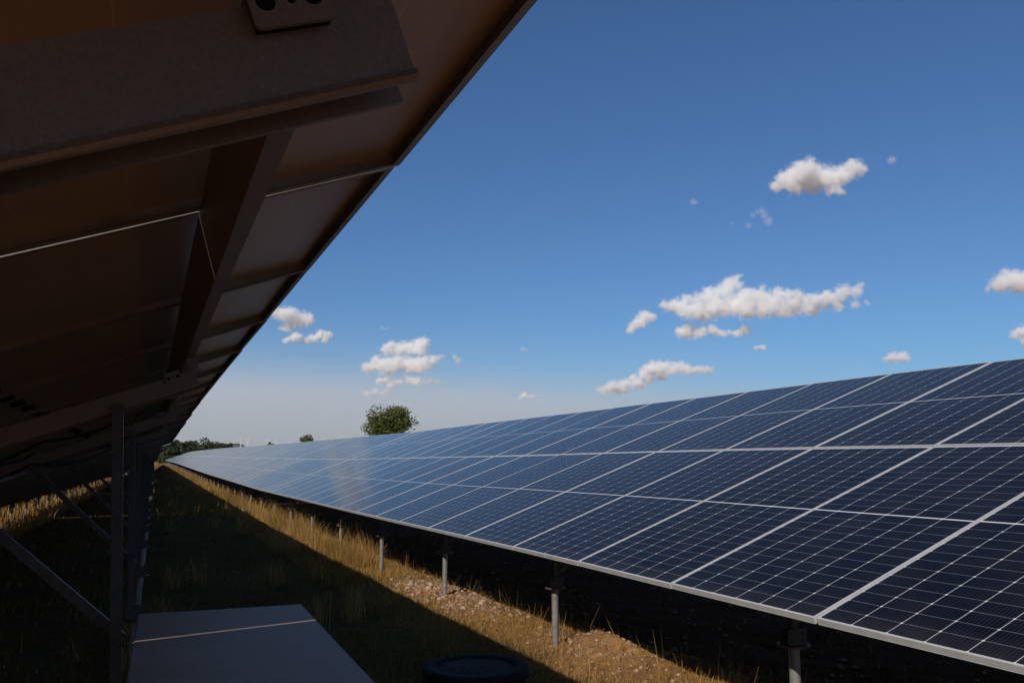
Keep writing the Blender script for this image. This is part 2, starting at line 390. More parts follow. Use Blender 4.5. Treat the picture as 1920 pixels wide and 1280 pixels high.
def screw_post(row, Y, s, base, parent, side, brace_to, brace_z):
    """front or back support: ground screw, collar with bracket, C post to the rafter, brace"""
    s -= .092; top = row.pt(s, RAF_B-.03, Y+RAF_W/2); gx = top[0]; gz = float(ground(gx+side*.03, Y, True)); b = np.array(base)
    zc = gz + .49
    mb = MB(); w = .019; yy = Y - .012                     # C section, open towards the row's far end
    t = .003
    prof = [(-w, -.02), (w, -.02), (w, .02), (w-.009, .02), (w-.009, .017), (w-t, .017), (w-t, -.02+t), (-w+t, -.02+t), (-w+t, .017), (-w+.009, .017), (-w+.009, .02), (-w, .02)]
    lean = .05 if (row is not RIGHT and side > 0) else 0.0
    pl = lambda z: (lambda x, y: tuple(np.array([gx+x+lean*(top[2]-z), yy+y, z])-b))
    mb.prism(prof, pl(zc+.005), pl(top[2]))
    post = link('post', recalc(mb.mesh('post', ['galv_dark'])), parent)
    cx = gx + (side*.03 if row is not RIGHT else .035*(side > 0)) + lean*(top[2]-zc); gx += lean*(top[2]-zc)
    tb = MB(); tb.tube(tuple(np.array([cx, yy, gz-.25])-b), tuple(np.array([cx, yy, zc])-b), .029, n=16)
    link('ground_screw', tb.mesh('ground_screw', ['tube']), post)
    cb = MB(); cb.lathe([(.03, -.006), (.082, -.006), (.085, -.003), (.085, .003), (.082, .006), (.0, .006)], tuple(np.array([cx, yy, zc])-b), 24)
    c0 = np.array([cx, yy, zc])-b
    cb.box((c0[0]-.062, c0[1]-.034, c0[2]+.006), (c0[0]+.062, c0[1]-.029, c0[2]+.085))
    cb.box((c0[0]-.062, c0[1]+.029, c0[2]+.006), (c0[0]+.062, c0[1]+.034, c0[2]+.085))
    for sx in (-.036, .036):
        for sz in (.028, .064): cb.tube((c0[0]+sx, c0[1]-.042, c0[2]+sz), (c0[0]+sx, c0[1]-.034, c0[2]+sz), .009, n=6)
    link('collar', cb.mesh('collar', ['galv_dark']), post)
    e = row.pt(brace_to, RAF_B-.02, Y+RAF_W/2)
    a = np.array([gx, yy+.03, zc+brace_z]); e = np.array([e[0], yy+.03, e[2]])
    d = (e-a)/np.linalg.norm(e-a); sd = np.array([-d[2], 0, d[0]])*.017
    br = MB(); yv = np.array([0, .012, 0])
    pr_ = [(-1, -1), (1, -1), (1, 1), (.8, 1), (.8, -.7), (-.8, -.7), (-.8, 1), (-1, 1)]
    br.prism(pr_, lambda x, y: tuple(a+sd*x+yv*y-b), lambda x, y: tuple(e+sd*x+yv*y-b))
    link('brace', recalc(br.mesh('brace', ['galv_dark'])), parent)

def merged_panels(row, seams, base):
    """far table: its panels are too small in the picture to be parts"""
    mb = MB(); uv = []
    w = PITCHY-row.gap; i0 = .022
    for Y in seams:
        for s in (0, PL+GAPL):
            X = panel_matrix(row, s, Y, base)
            q = lambda x, y, z: X @ Vector((x, y, z))
            vs = [q(*c) for c in ((i0, i0, 0), (w-i0, i0, 0), (w-i0, PL-i0, 0), (i0, PL-i0, 0), (0, 0, 0), (w, 0, 0), (w, PL, 0), (0, PL, 0), (0, 0, -FD), (w, 0, -FD), (w, PL, -FD), (0, PL, -FD))]
            o = len(mb.v); mb.add(vs, [(0, 1, 2, 3)], 0); mb.add([], [], 0)
            mb.f += [tuple(k+o for k in f) for f in ((4, 5, 1, 0), (5, 6, 2, 1), (6, 7, 3, 2), (7, 4, 0, 3), (4, 8, 9, 5), (5, 9, 10, 6), (6, 10, 11, 7), (7, 11, 8, 4))]; mb.m += [1]*8; mb.sm += [False]*8
            mb.f += [tuple(k+o for k in (11, 10, 9, 8))]; mb.m += [2]; mb.sm += [False]
    me = mb.mesh('panel_field', ['cells', 'alu', 'back']); u = me.uv_layers.new(name='UVMap'); d = u.data
    for p in me.polygons:
        if p.material_index != 1:
            for k, li in enumerate(p.loop_indices): d[li].uv = ((0, 0), (1.11, 0), (1.11, 2.25), (0, 2.25))[k]
    return me

def make_table(name, row, k0, k1, label, group, detail, shifts={}, skew0=None, extra=0.0):
    """seams k0..k1 of the row; detail 2 panels with frames and boxes, 1 panels only, 0 merged"""
    Ya = row.seam0+k0*PITCHY+extra; Yb = row.seam0+k1*PITCHY+extra
    cx = row.low[0]+.45*CT; base = (cx, Ya, float(ground(cx, Ya)))
    T = empty(name, base); tag(T, label, 'solar table', group)
    if detail:
        pm, fm, jm = PP[id(row)]
        for k in range(k0, k1):
            for s in (0, PL+GAPL):
                X = panel_matrix(row, s, row.seam0+k*PITCHY+extra, base, shifts.get(k, 0))
                p = link('panel', pm, T, mtx=X); link('frame', fm, p)
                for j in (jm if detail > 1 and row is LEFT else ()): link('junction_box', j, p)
    else:
        link('panel_field', merged_panels(row, [row.seam0+k*PITCHY+extra for k in range(k0, k1)], base), T)
    for se, w in ((.442, .034), (PL+GAPL/2+.045, .09), (SL-.5, .034)):
        link('purlin', purlin_mesh(row, se, Ya+.02, Yb-.02, base, w), T)
    n0 = math.ceil((Ya+.15-row.raf0)/2.9); n1 = math.floor((Yb-.15-row.raf0)/2.9)
    for n in range(n0, n1+1):
        Y = row.raf0+2.9*n
        link('rafter', rafter_mesh(row, Y, base, skew0 if (skew0 and n == 0) else (0, 0)), T)
        if detail:
            sk = skew0 if (skew0 and n == 0) else (0, 0)
            sb = SL-.506; kk = (SL-sb)-.4
            c = row.pt(sb, RAF_T+.004+sk[1]*kk, Y+sk[0]*kk)-np.array(base)
            up = UP-np.array([0, 0, 0]); X = Matrix(((up[0], 0, NRM[0], c[0]), (0, 1, 0, c[1]-.016), (up[2], 0, NRM[2], c[2]), (0, 0, 0, 1)))
            b = link('bracket', BRK, T, mtx=X); link('hole_shade', BACKM, b)
            sp = MB(); cs = [row.pt(SL-.442+a, d, Y+y)-np.array(base) for d in (.1255, .1715) for a, y in ((0, -.016), (.034, -.016), (.034, .016), (0, .016))]
            sp.add(cs, [(0, 1, 2, 3), (7, 6, 5, 4), (0, 4, 5, 1), (1, 5, 6, 2), (2, 6, 7, 3), (3, 7, 4, 0)]); link('spacer', recalc(sp.mesh('spacer', ['galv'])), T)
        screw_post(row, Y, .45, base, T, -1, 1.55, .10)
        screw_post(row, Y, SL-.625, base, T, 1, SL-1.36, .36)
    return T

GR, GL, GF = 'solar tables of the sunlit row', 'solar tables of the near shaded row', 'solar tables of the next row beyond the braces'
make_table('solar_table', RIGHT, -5, 25, 'long sunlit table of dark blue panels filling the right side, nearest of its row', GR, 2, shifts={0: .002, 3: -.002})
ORD = ['second', 'third', 'fourth', 'fifth', 'sixth', 'farthest']
for i in range(6):
    k = 25+20*i
    make_table('solar_table', RIGHT, k, k+20, ('%s table of the sunlit row, counted from the right edge, pale with reflected sky' % ORD[i]) if i < 5 else 'pale tip of the sunlit row where it meets the far field, farthest table', GR, 1 if i == 0 else 0, extra=(.25, .42, .55, 1.1, 1.25, 1.4)[i])
make_table('solar_table', LEFT, -2, 23, 'brown shaded underside of the nearest table overhead at upper left', GL, 2, shifts={0: .0145, 1: .004}, skew0=(-.077, .056))
for i in range(6):
    k = 23+20*i
    make_table('solar_table', LEFT, k, k+20, '%s table of the shaded left row, seen from below behind the posts' % ORD[i], GL, 0, extra=.2+.2*i)
for i in range(6):
    k = 4+22*i
    make_table('solar_table', FARL, k, k+22, '%s table of the row past the sunny grass at the left edge' % (['nearest']+ORD)[i], GF, 0, extra=.2*i)

# ------------------------------------------------------------------ cabinet, drum, cables
def bevelled(mb, name, mats, w=.004, seg=2):
    me = mb.mesh(name, mats); b = bmesh.new(); b.from_mesh(me)
    bmesh.ops.bevel(b, geom=list(b.edges), offset=w, segments=seg, affect='EDGES', clamp_overlap=True)
    b.to_mesh(me); b.free(); return me
def cabinet():
    c = [at_z(*p, -.455) for p in ((258, 1155), (558, 1128))]
    x0, x1 = c[0][0]-.005, c[1][0]; yb = (c[0][1]+c[1][1])/2; yf = .95
    rot = math.atan2(c[1][1]-c[0][1], c[1][0]-c[0][0])*.9
    gz = float(ground((x0+x1)/2, 2)); E = empty('cabinet', ((x0+x1)/2, (yb+yf)/2, gz)); E.rotation_euler = (0, 0, -.018); E.location.x -= .018*(yb-yf)/2 - .006
    tag(E, 'low grey sheet metal cabinet with a bright sun stripe across its top, beside the post', 'cabinet')
    hx, hy, H = (x1-x0)/2, (yb-yf)/2, -.455-gz
    m = MB(); m.box((-hx+.02, -hy+.02, .08), (hx-.02, hy-.02, H-.022)); link('body', bevelled(m, 'body', ['cab']), E)
    m = MB(); m.box((-hx, -hy, H-.021), (hx, hy, H)); lid = link('lid', bevelled(m, 'lid', ['cab'], .003), E)
    m = MB(); m.box((-hx+.03, -hy+.03, 0), (hx-.03, hy-.03, .079)); link('plinth', m.mesh('plinth', ['dark']), E)
    for sy in (-1, 1):
        m = MB(); m.box((hx-.0195, sy*hy/2-hy/2+.05, .14), (hx-.008, sy*hy/2+hy/2-.05, H-.06)); d = link('door', bevelled(m, 'door', ['cab'], .002), E)
        m = MB(); m.box((hx-.0078, -sy*.06-.012, H*.45), (hx+.012, -sy*.06+.012, H*.45+.11)); link('handle', bevelled(m, 'handle', ['dark'], .004), d)
m, t, p, n, l = nmat('weathered_sheet_metal'); M['cab'] = m
f1 = noise(n, l, 3.5, 6, .65); f2 = noise(n, l, 55, 4, .6)
l.new(mixc(n, l, mathn(n, l, 'MULTIPLY', f2, .35), ramp(n, l, f1, ((.35, (.37, .25, .175)), (.7, (.55, .39, .285)))), (.22, .15, .11)), p.inputs['Base Color'])
r = n.new('ShaderNodeMapRange'); l.new(f1, r.inputs[0]); r.inputs[3].default_value = .38; r.inputs[4].default_value = .7; l.new(r.outputs[0], p.inputs['Roughness']); p.inputs['Specular IOR Level'].default_value = .14
bump(n, l, p, f1, .05, .004)
cabinet()

def drum():
    c = at_z(893, 1246, -1.26); gz = float(ground(c[0], c[1]))
    E = empty('inspection_shaft', (c[0], c[1], gz)); tag(E, 'round black ribbed shaft cover standing in the shaded grass at the bottom edge', 'shaft cover')
    h = -1.26-gz; m = MB(); R = .335
    m.lathe([(R-.03, -.1), (R-.03, .02), (R-.005, .03), (R, .045), (R, h*.5), (R-.025, h*.5+.01), (R-.025, h*.5+.03), (R, h*.5+.04), (R, h-.02), (R-.01, h-.004), (R-.03, h), (R-.085, h), (R-.09, h-.012)], (0, 0, 0), 48)
    for i in range(24):
        a = i*math.pi/12; m.box((R-.012, -.012, .045), (R+.006, .012, h*.5-.005), 0, Matrix.Rotation(a, 4, 'Z'))
    link('rim', m.mesh('rim', ['dark']), E)
    m = MB(); m.lathe([(R-.0915, h-.04), (R-.0915, h-.014), (R-.1, h-.010), (.0, h-.006)], (0, 0, 0), 40)
    link('lid', m.mesh('lid', ['lidm']), E)
M['lidm'] = mottled('grey_lid', (.030, .025, .021), (.065, .055, .047), 22, .8, bmp=.4, bdist=.004)
drum()
for k in ('dark', 'lidm'): M[k].node_tree.nodes['Principled BSDF'].inputs['Specular IOR Level'].default_value = .06

def cable(pts, label, r=.006, plugs=()):
    P = []
    for a, b in zip(pts[:-1], pts[1:]):
        a = np.array(a); b = np.array(b); sag = .05*np.linalg.norm(b-a)
        for k in range(8): t = k/8; P.append(tuple(a*(1-t)+b*t-np.array([0, 0, sag*4*t*(1-t)])))
    P.append(tuple(pts[-1])); mb = MB(); mb.path(P, r, 7)
    me = mb.mesh('cable', ['dark']); o = link('cable', me); tag(o, label, 'cable', 'cables under the left table')
    for k in plugs:
        q = MB(); a = np.array(P[k]); b = np.array(P[k+2]); q.tube(tuple(a), tuple(b), .013, n=10); q.tube(tuple(a*.6+b*.4), tuple(a*.4+b*.6), .017, n=10); link('plug', q.mesh('plug', ['dark']), o)
L = LEFT
cable([L.pt(SL-1.75, .05, 4.2), L.pt(SL-1.45, .10, 4.9), L.pt(SL-1.3, .16, 6.3)], 'black cable with plugs hanging under the shaded table at the left edge', .006, (5, 10))
cable([L.pt(SL-1.6, .26, 3.55), L.pt(SL-1.0, .25, 3.7), L.pt(SL-.72, .25, 3.9), L.pt(SL-.66, .22, 4.6)], 'thin black cable drooping from the left edge to the nearest post', .005)
cable([L.pt(SL-1.9, .27, 4.6), L.pt(SL-1.2, .27, 5.0), L.pt(SL-.75, .25, 6.2)], 'black cable sagging below the second rafter behind the nearest post', .006, (9,))

# ------------------------------------------------------------------ grass, stones
def grass_material():
    m, t, p, n, l = nmat('grass_blades')
    a = n.new('ShaderNodeAttribute'); a.attribute_name = 'tint'
    col = ramp(n, l, a.outputs['Fac'], ((0, (.08, .062, .015)), (.3, (.16, .118, .028)), (.55, (.26, .15, .048)), (.8, (.37, .225, .078)), (1, (.50, .35, .155))))
    l.new(col, p.inputs['Base Color']); p.inputs['Roughness'].default_value = .8; p.inputs['Specular IOR Level'].default_value = .05
    tr = n.new('ShaderNodeBsdfTranslucent'); l.new(col, tr.inputs['Color'])
    mx = n.new('ShaderNodeMixShader'); mx.inputs[0].default_value = .25
    out = [x for x in n if x.type == 'OUTPUT_MATERIAL'][0]
    l.new(p.outputs[0], mx.inputs[1]); l.new(tr.outputs[0], mx.inputs[2]); l.new(mx.outputs[0], out.inputs['Surface']); return m
GM = grass_material()
def blades(X, Y, H, Wd, tint, lean=.55):
    n = len(X); Z = ground(X, Y)-.01
    az = rng.uniform(0, 2*math.pi, n); fc = rng.uniform(0, 2*math.pi, n); ln = H*rng.uniform(.1, 1, n)*lean
    dx, dy = np.cos(az)*ln, np.sin(az)*ln; wx, wy = np.cos(fc)*Wd/2, np.sin(fc)*Wd/2
    mk = lambda k, ww: (np.stack([X+dx*k**2-wx*ww, Y+dy*k**2-wy*ww, Z+H*k], 1), np.stack([X+dx*k**2+wx*ww, Y+dy*k**2+wy*ww, Z+H*k], 1))
    a, b = mk(0, 1); c, d = mk(.55, .75); e, f = mk(1, .12)
    V = np.stack([a, b, c, d, e, f], 1).reshape(-1, 3); o = np.arange(n)*6
    F = np.concatenate([np.stack([o, o+1, o+3, o+2], 1), np.stack([o+2, o+3, o+5, o+4], 1)])
    return V, F, np.repeat(tint, 6)
def field(parts, name):
    Vs, Fs, Ts = [], [], []; o = 0
    for V, F, T in parts: Vs.append(V); Fs.append(F+o); Ts.append(T); o += len(V)
    ob = link(name, fast_mesh(name, np.concatenate(Vs), np.concatenate(Fs), [GM], np.concatenate(Ts))); ob['kind'] = 'stuff'; return ob
def scatter(n, x0, x1, y0, y1, keep):
    X = rng.uniform(x0, x1, n); Y = y0*(y1/y0)**rng.uniform(0, 1, n) if y0 > 0 else rng.uniform(y0, y1, n)
    k = keep(X, Y) > rng.uniform(0, 1, n); return X[k], Y[k]
def patch(X, Y): return np.clip(2.2*(.55*vnoise(X*1.6+5, Y*1.1)+.45*vnoise(X*4.5, Y*4+2))-.6, 0, 1)
def bare(X, Y):
    b = np.exp(-((X-3.3)/.45)**2-((Y-6.1)/.75)**2) + np.exp(-((X-3.25)/.6)**2-((Y-9.9)/1.3)**2)*1.1
    b = b + np.clip((X-3.62)/.25, 0, 1)
    return np.clip(b, 0, 1)
GP = []
# the sunlit verge along the right row
def verge(n, y0, y1, hs, w, x0=2.2, x1=4.1, lean=.55, tuft=0):
    X, Y = scatter(n, x0, x1, y0, y1, lambda X, Y: np.clip(.12+patch(X, Y), 0, 1)*(1-.95*bare(X, Y)))
    if tuft: k = vnoise(X*3.1+1, Y*1.7) > tuft*rng.uniform(.7, 1.3, len(X)); X, Y = X[k], Y[k]
    H = hs*rng.gamma(4, .25, len(X))*(.55+.9*vnoise(X*2.2, Y*1.3+7))
    green = np.clip(1.5*vnoise(X*1.1+20, Y*.9+3)-.55 + .35*np.clip((10-Y)/6, 0, 1)*np.clip((3.1-X)/.5, 0, 1), 0, 1)
    T = np.clip(rng.normal(.72, .14, len(X))-.6*green*rng.uniform(.3, 1, len(X)), 0, 1)
    GP.append(blades(X, Y, H, w*rng.uniform(.6, 1.3, len(X)), T, lean))
verge(64000, 3.9, 9, .034, .0040, lean=1.1); verge(44000, 9, 24, .065, .006, lean=1.0); verge(24000, 24, 110, .095, .012, lean=.9); verge(40000, 12.5, 80, .25, .0056, 2.9, 3.25, .9, .36)
verge(2600, 3.9, 24, .18, .004)
# the lane in the shade
X, Y = scatter(60000, -.6, 2.9, 2.6, 26, lambda X, Y: np.clip(.35+patch(X, Y), 0, 1))
T = np.clip(rng.normal(.27, .2, len(X))-.2*vnoise(X, Y)+.25*(vnoise(X*.8, Y*.5)>.62), 0, .9)
GP.append(blades(X, Y, .055*rng.gamma(4, .25, len(X)), .006*rng.uniform(.6, 1.4, len(X)), T))
X, Y = scatter(9000, -.4, 3.4, 26, 130, lambda X, Y: .3+patch(X, Y))
GP.append(blades(X, Y, .2*rng.gamma(4, .25, len(X)), .025*rng.uniform(.6, 1.4, len(X)), np.clip(rng.normal(.4, .2, len(X)), 0, 1)))
for k in range(22):                                                    # taller dry tufts
    cx, cy_ = rng.uniform(-.3, 2.6), 5+rng.gamma(2, 7); nb = 60
    GP.append(blades(cx+rng.normal(0, .06, nb), cy_+rng.normal(0, .06, nb), rng.uniform(.15, .42, nb), .005+.0004*cy_*np.ones(nb), np.clip(rng.normal(.7, .12, nb), 0, 1)))
# under the left table and the sunny strip beyond its low edge
X, Y = scatter(15000, -4.0, -.2, 2.4, 40, lambda X, Y: .15+.8*patch(X, Y))
GP.append(blades(X, Y, .065*rng.gamma(4, .25, len(X)), .005+.0006*Y, np.clip(rng.normal(.45, .2, len(X)), 0, 1)))
X, Y = scatter(30000, -5.4, -2.5, 9, 90, lambda X, Y: .4+.6*patch(X, Y))
GP.append(blades(X, Y, .24*rng.gamma(4, .25, len(X)), .006+.0005*Y, np.clip(rng.normal(.72, .14, len(X)), 0, 1)))
# sparse dead stalks on the bare soil under the right tables
X, Y = scatter(5000, 3.6, 7.0, 3.0, 40, lambda X, Y: .2+.8*patch(X+9, Y))
GP.append(blades(X, Y, .045*rng.gamma(4, .25, len(X)), .004+.0003*Y, np.clip(rng.normal(.65, .15, len(X)), 0, 1), 1.2))
field(GP, 'grass')

def stones():
    base = []
    for k in range(6):
        b = bmesh.new(); bmesh.ops.create_icosphere(b, subdivisions=1, radius=1)
        for v in b.verts: v.co *= random.uniform(.65, 1.15)
        base.append((np.array([v.co[:] for v in b.verts]), np.array([[q.index for q in f.verts] for f in b.faces]))); b.free()
    V, F, T = [], [], []; o = 0
    def put(x, y, r):
        nonlocal o
        v, f = base[rng.integers(6)]; a = rng.uniform(0, 6.28); c, s = math.cos(a), math.sin(a)
        w = v*np.array([r, r*.8, r*.6]); w = np.stack([w[:, 0]*c-w[:, 1]*s, w[:, 0]*s+w[:, 1]*c, w[:, 2]], 1)
        V.append(w+np.array([x, y, float(ground(x, y))+r*.15])); F.append(f+o); T.append(np.full(len(v), rng.uniform(0, 1))); o += len(v)
    for _ in range(1900): put(rng.normal(3.32, .24), rng.normal(9.9, .95), .012*rng.gamma(3, .4)+.006)
    for _ in range(900): put(rng.normal(3.4, .26), rng.normal(6.05, .5), .008*rng.gamma(2, .5)+.003)
    for _ in range(500): put(rng.uniform(2.6, 4.2), 4+20*rng.random()**1.5, .008*rng.gamma(2, .5)+.003)
    for _ in range(1500): put(rng.uniform(3.7, 6.8), 3+16*rng.random()**1.4, .010*rng.gamma(2, .5)+.004)
    m, t, p, n, l = nmat('earth_clods'); a = n.new('ShaderNodeAttribute'); a.attribute_name = 'tint'
    l.new(ramp(n, l, a.outputs['Fac'], ((0, (.13, .075, .042)), (.6, (.24, .15, .09)), (1, (.36, .26, .18)))), p.inputs['Base Color']); p.inputs['Roughness'].default_value = .95
    ob = link('earth_clods', fast_mesh('earth_clods', np.concatenate(V), np.concatenate(F), [m], np.concatenate(T))); ob['kind'] = 'stuff'
stones()

# ------------------------------------------------------------------ trees
def leaf_material(name, c1, c2, c3):
    m, t, p, n, l = nmat(name); a = n.new('ShaderNodeAttribute'); a.attribute_name = 'tint'
    col = ramp(n, l, a.outputs['Fac'], ((0, c1), (.5, c2), (1, c3)))
    l.new(col, p.inputs['Base Color']); p.inputs['Roughness'].default_value = .6; p.inputs['Specular IOR Level'].default_value = .2
    tr = n.new('ShaderNodeBsdfTranslucent'); l.new(col, tr.inputs['Color']); mx = n.new('ShaderNodeMixShader'); mx.inputs[0].default_value = .25
    out = [x for x in n if x.type == 'OUTPUT_MATERIAL'][0]
    l.new(p.outputs[0], mx.inputs[1]); l.new(tr.outputs[0], mx.inputs[2]); l.new(mx.outputs[0], out.inputs['Surface']); return m
LEAF = leaf_material('leaves', (.036, .050, .012), (.080, .098, .022), (.15, .155, .038))
LEAFD = leaf_material('dark_leaves', (.020, .032, .012), (.036, .055, .016), (.070, .085, .024))
def tree(name, px, ptop, pbot, wpx, D, label, cat, clusters, leaves, leaf, mat, group=None, trunk=.25, squash=1.0):
    d = ray(px, 864); d = d/np.hypot(d[0], d[1]); x, y = d[0]*D, d[1]*D; k = D/FPX/math.cos(math.atan2(d[0], d[1])-YAW)
    gz = float(ground(x, y, False)); k = D*math.cos(0)/FPX
    top = (864-ptop)*k; bot = (864-pbot)*k; w = wpx*k; cz = (top+bot)/2; rz = (top-bot)/2; rx = w/2
    E = empty(name, (x, y, gz)); tag(E, label, cat, group)
    C = []
    for i in range(clusters):
        v = rng.normal(0, 1, 3); v /= np.linalg.norm(v); r = rng.uniform(.35, .80) if i > clusters*.25 else rng.uniform(0, .4)
        C.append((v*r*np.array([rx, rx, rz]), rng.uniform(.22, .40)*min(rx, rz)))
    P, N_, T_ = [], [], []
    for c, r in C:
        n = leaves//clusters; v = rng.normal(0, 1, (n, 3)); v /= np.linalg.norm(v, axis=1)[:, None]
        q = c + v*r*np.array([1.15, 1.15, .85])*rng.uniform(.45, 1.06, (n, 1))
        P.append(q); N_.append(v); T_.append(np.clip(rng.normal(.5, .2, n)+rng.normal(0, .12), 0, 1))
    P = np.concatenate(P); Nn = np.concatenate(N_)+rng.normal(0, .8, P.shape); Nn /= np.linalg.norm(Nn, axis=1)[:, None]; T = np.concatenate(T_)
    P[:, 2] += cz-gz
    u = np.cross(Nn, rng.normal(0, 1, P.shape)); u /= np.linalg.norm(u, axis=1)[:, None]; w_ = np.cross(Nn, u)
    s = leaf*rng.uniform(.6, 1.3, (len(P), 1))
    V = np.stack([P-u*s, P+w_*s*.55, P+u*s, P-w_*s*.55], 1).reshape(-1, 3); o = np.arange(len(P))*4
    link('crown', fast_mesh('crown', V, np.stack([o, o+1, o+2, o+3], 1), [mat], np.repeat(T, 4)), E)
    tb = MB(); h = cz-gz; tb.tube((0, 0, -.2), (0, 0, h*.6), trunk, trunk*.7, 10); tb.tube((0, 0, h*.6), (rx*.05, 0, h), trunk*.7, trunk*.4, 10)
    for c, r in C[::2]: tb.tube((0, 0, h*.55+rng.uniform(0, .3)*h), tuple(c*.85+np.array([0, 0, h])), trunk*.32, trunk*.06, 6)
    link('trunk', tb.mesh('trunk', ['bark']), E)
tree('broadleaf_tree', 733, 750, 852, 104, 105, 'round leafy tree rising alone behind the middle of the sunlit panel row', 'tree', 70, 11500, .15, LEAF, trunk=.22)
tree('broadleaf_tree', 579, 808.5, 858, 40, 150, 'small dark bushy tree behind the panel row, left of the round tree', 'tree', 26, 2600, .17, LEAF, trunk=.12)
tree('shrub', 505.5, 828.5, 846, 16, 210, 'lowest tiny shrub top showing over the panels between two turbines', 'shrub', 6, 260, .2, LEAFD, trunk=.1)
GT = 'trees in the far clump beyond the row ends'
for i, (px, pt, pb, w, lab) in enumerate((
        (322, 822, 876, 44, 'first tree of the far clump, touching the dark eave'),
        (313, 843, 880, 40, 'lighter low bush at the foot of the far clump'),
        (348, 825, 880, 36, 'narrow tree in the notch of the far clump'),
        (380, 820, 878, 60, 'tallest broad tree in the middle of the far clump'),
        (362, 836, 876, 44, 'low brownish bush in front of the tallest clump tree'),
        (413, 822, 872, 42, 'dark rounded tree at the right of the far clump'),
        (430, 829, 866, 22, 'smallest tree tapering off the right end of the clump'))):
    tree('far_tree', px, pt, pb, w, 290+12*i, lab, 'tree', 36, 4800, .40, LEAF if i in (1, 4) else LEAFD, GT, trunk=.3)

# ------------------------------------------------------------------ wind turbines
def turbine_meshes():
    tw = MB(); tw.tube((0, 0, -14), (0, 0, 98), 3.4, 2.0, 16)
    na = MB(); na.box((-1.7, -4, 97.6), (1.7, 6.5, 101.4)); na.tube((0, -4, 99.5), (0, -6.6, 99.5), 1.7, .8, 14)
    bl = MB(); n = 12
    pr = []
    for i in range(n+1):
        t = i/n; c = 1.5*((1.1+2.6*min(1, t*7)) if t < .15 else 3.6*(1-t)**.9*1.05+.3); th = max(.2, 1.1*(1-t)**1.3)
        z = 1.2+37*t; pr.append([(-c*.3, 0, z), (c*.1, -th*.5, z), (c*.7, 0, z), (c*.1, th*.5, z)])
    vs = [p for r in pr for p in r]; fs = [(i*4+j, i*4+(j+1) % 4, i*4+4+(j+1) % 4, i*4+4+j) for i in range(n) for j in range(4)]
    bl.add(vs, fs+[(0, 1, 2, 3), tuple(n*4+k for k in (3, 2, 1, 0))], 0, True)
    return recalc(tw.mesh('tower', ['white'])), bevelled(na, 'nacelle', ['white'], .4), recalc(bl.mesh('blade', ['white']))
TM = turbine_meshes()
TL = [(340, 826, 12, 9.5, 'leftmost white wind turbine, between the dark eave and the clump'), (403, 824.5, 60, 8.5, 'white wind turbine rising behind the right shoulder of the tree clump'),
      (416, 826.5, 100, 10, 'wind turbine with one blade slanting up over the last clump tree'), (451.5, 824, 0, 8.5, 'white turbine over the blue ridge, left one of the pair with tall towers'),
      (465, 824.6, 38, 8.5, 'white turbine over the blue ridge, right one of the pair with tall towers'), (501.5, 825, 22, 8, 'white turbine just left of the tiny shrub'),
      (518, 826, 0, 7, 'bare looking white turbine just right of the tiny shrub'), (543.5, 825.5, 72, 8, 'white turbine halfway between the shrub and the small bushy tree'),
      (606, 824, 40, 7, 'faint turbine just right of the small bushy tree'), (641.5, 818.8, 312, 13, 'nearest turbine with one dark blade pointing up left, before the round tree'), (657.5, 818, 20, 7, 'faint turbine between the dark blade and the round tree')]
for px, py, ang, bl, lab in TL:
    D = 37*FPX/bl/.93; d = ray(px, py); d = d/np.hypot(d[0], d[1])*D; hz = d[2]
    E = empty('wind_turbine', (d[0], d[1], hz-99.5)); tag(E, lab, 'wind turbine', 'wind turbines on the skyline')
    yaw = math.atan2(d[1], d[0])-math.pi/2 + .25
    E.rotation_euler = (0, 0, yaw)
    link('tower', TM[0], E); na = link('nacelle', TM[1], E)
    for k in range(3):
        b = link('blade', TM[2], E); b.matrix_basis = Matrix.Translation((0, -5.4, 99.5)) @ Matrix.Rotation(R_(ang+120*k), 4, 'Y')

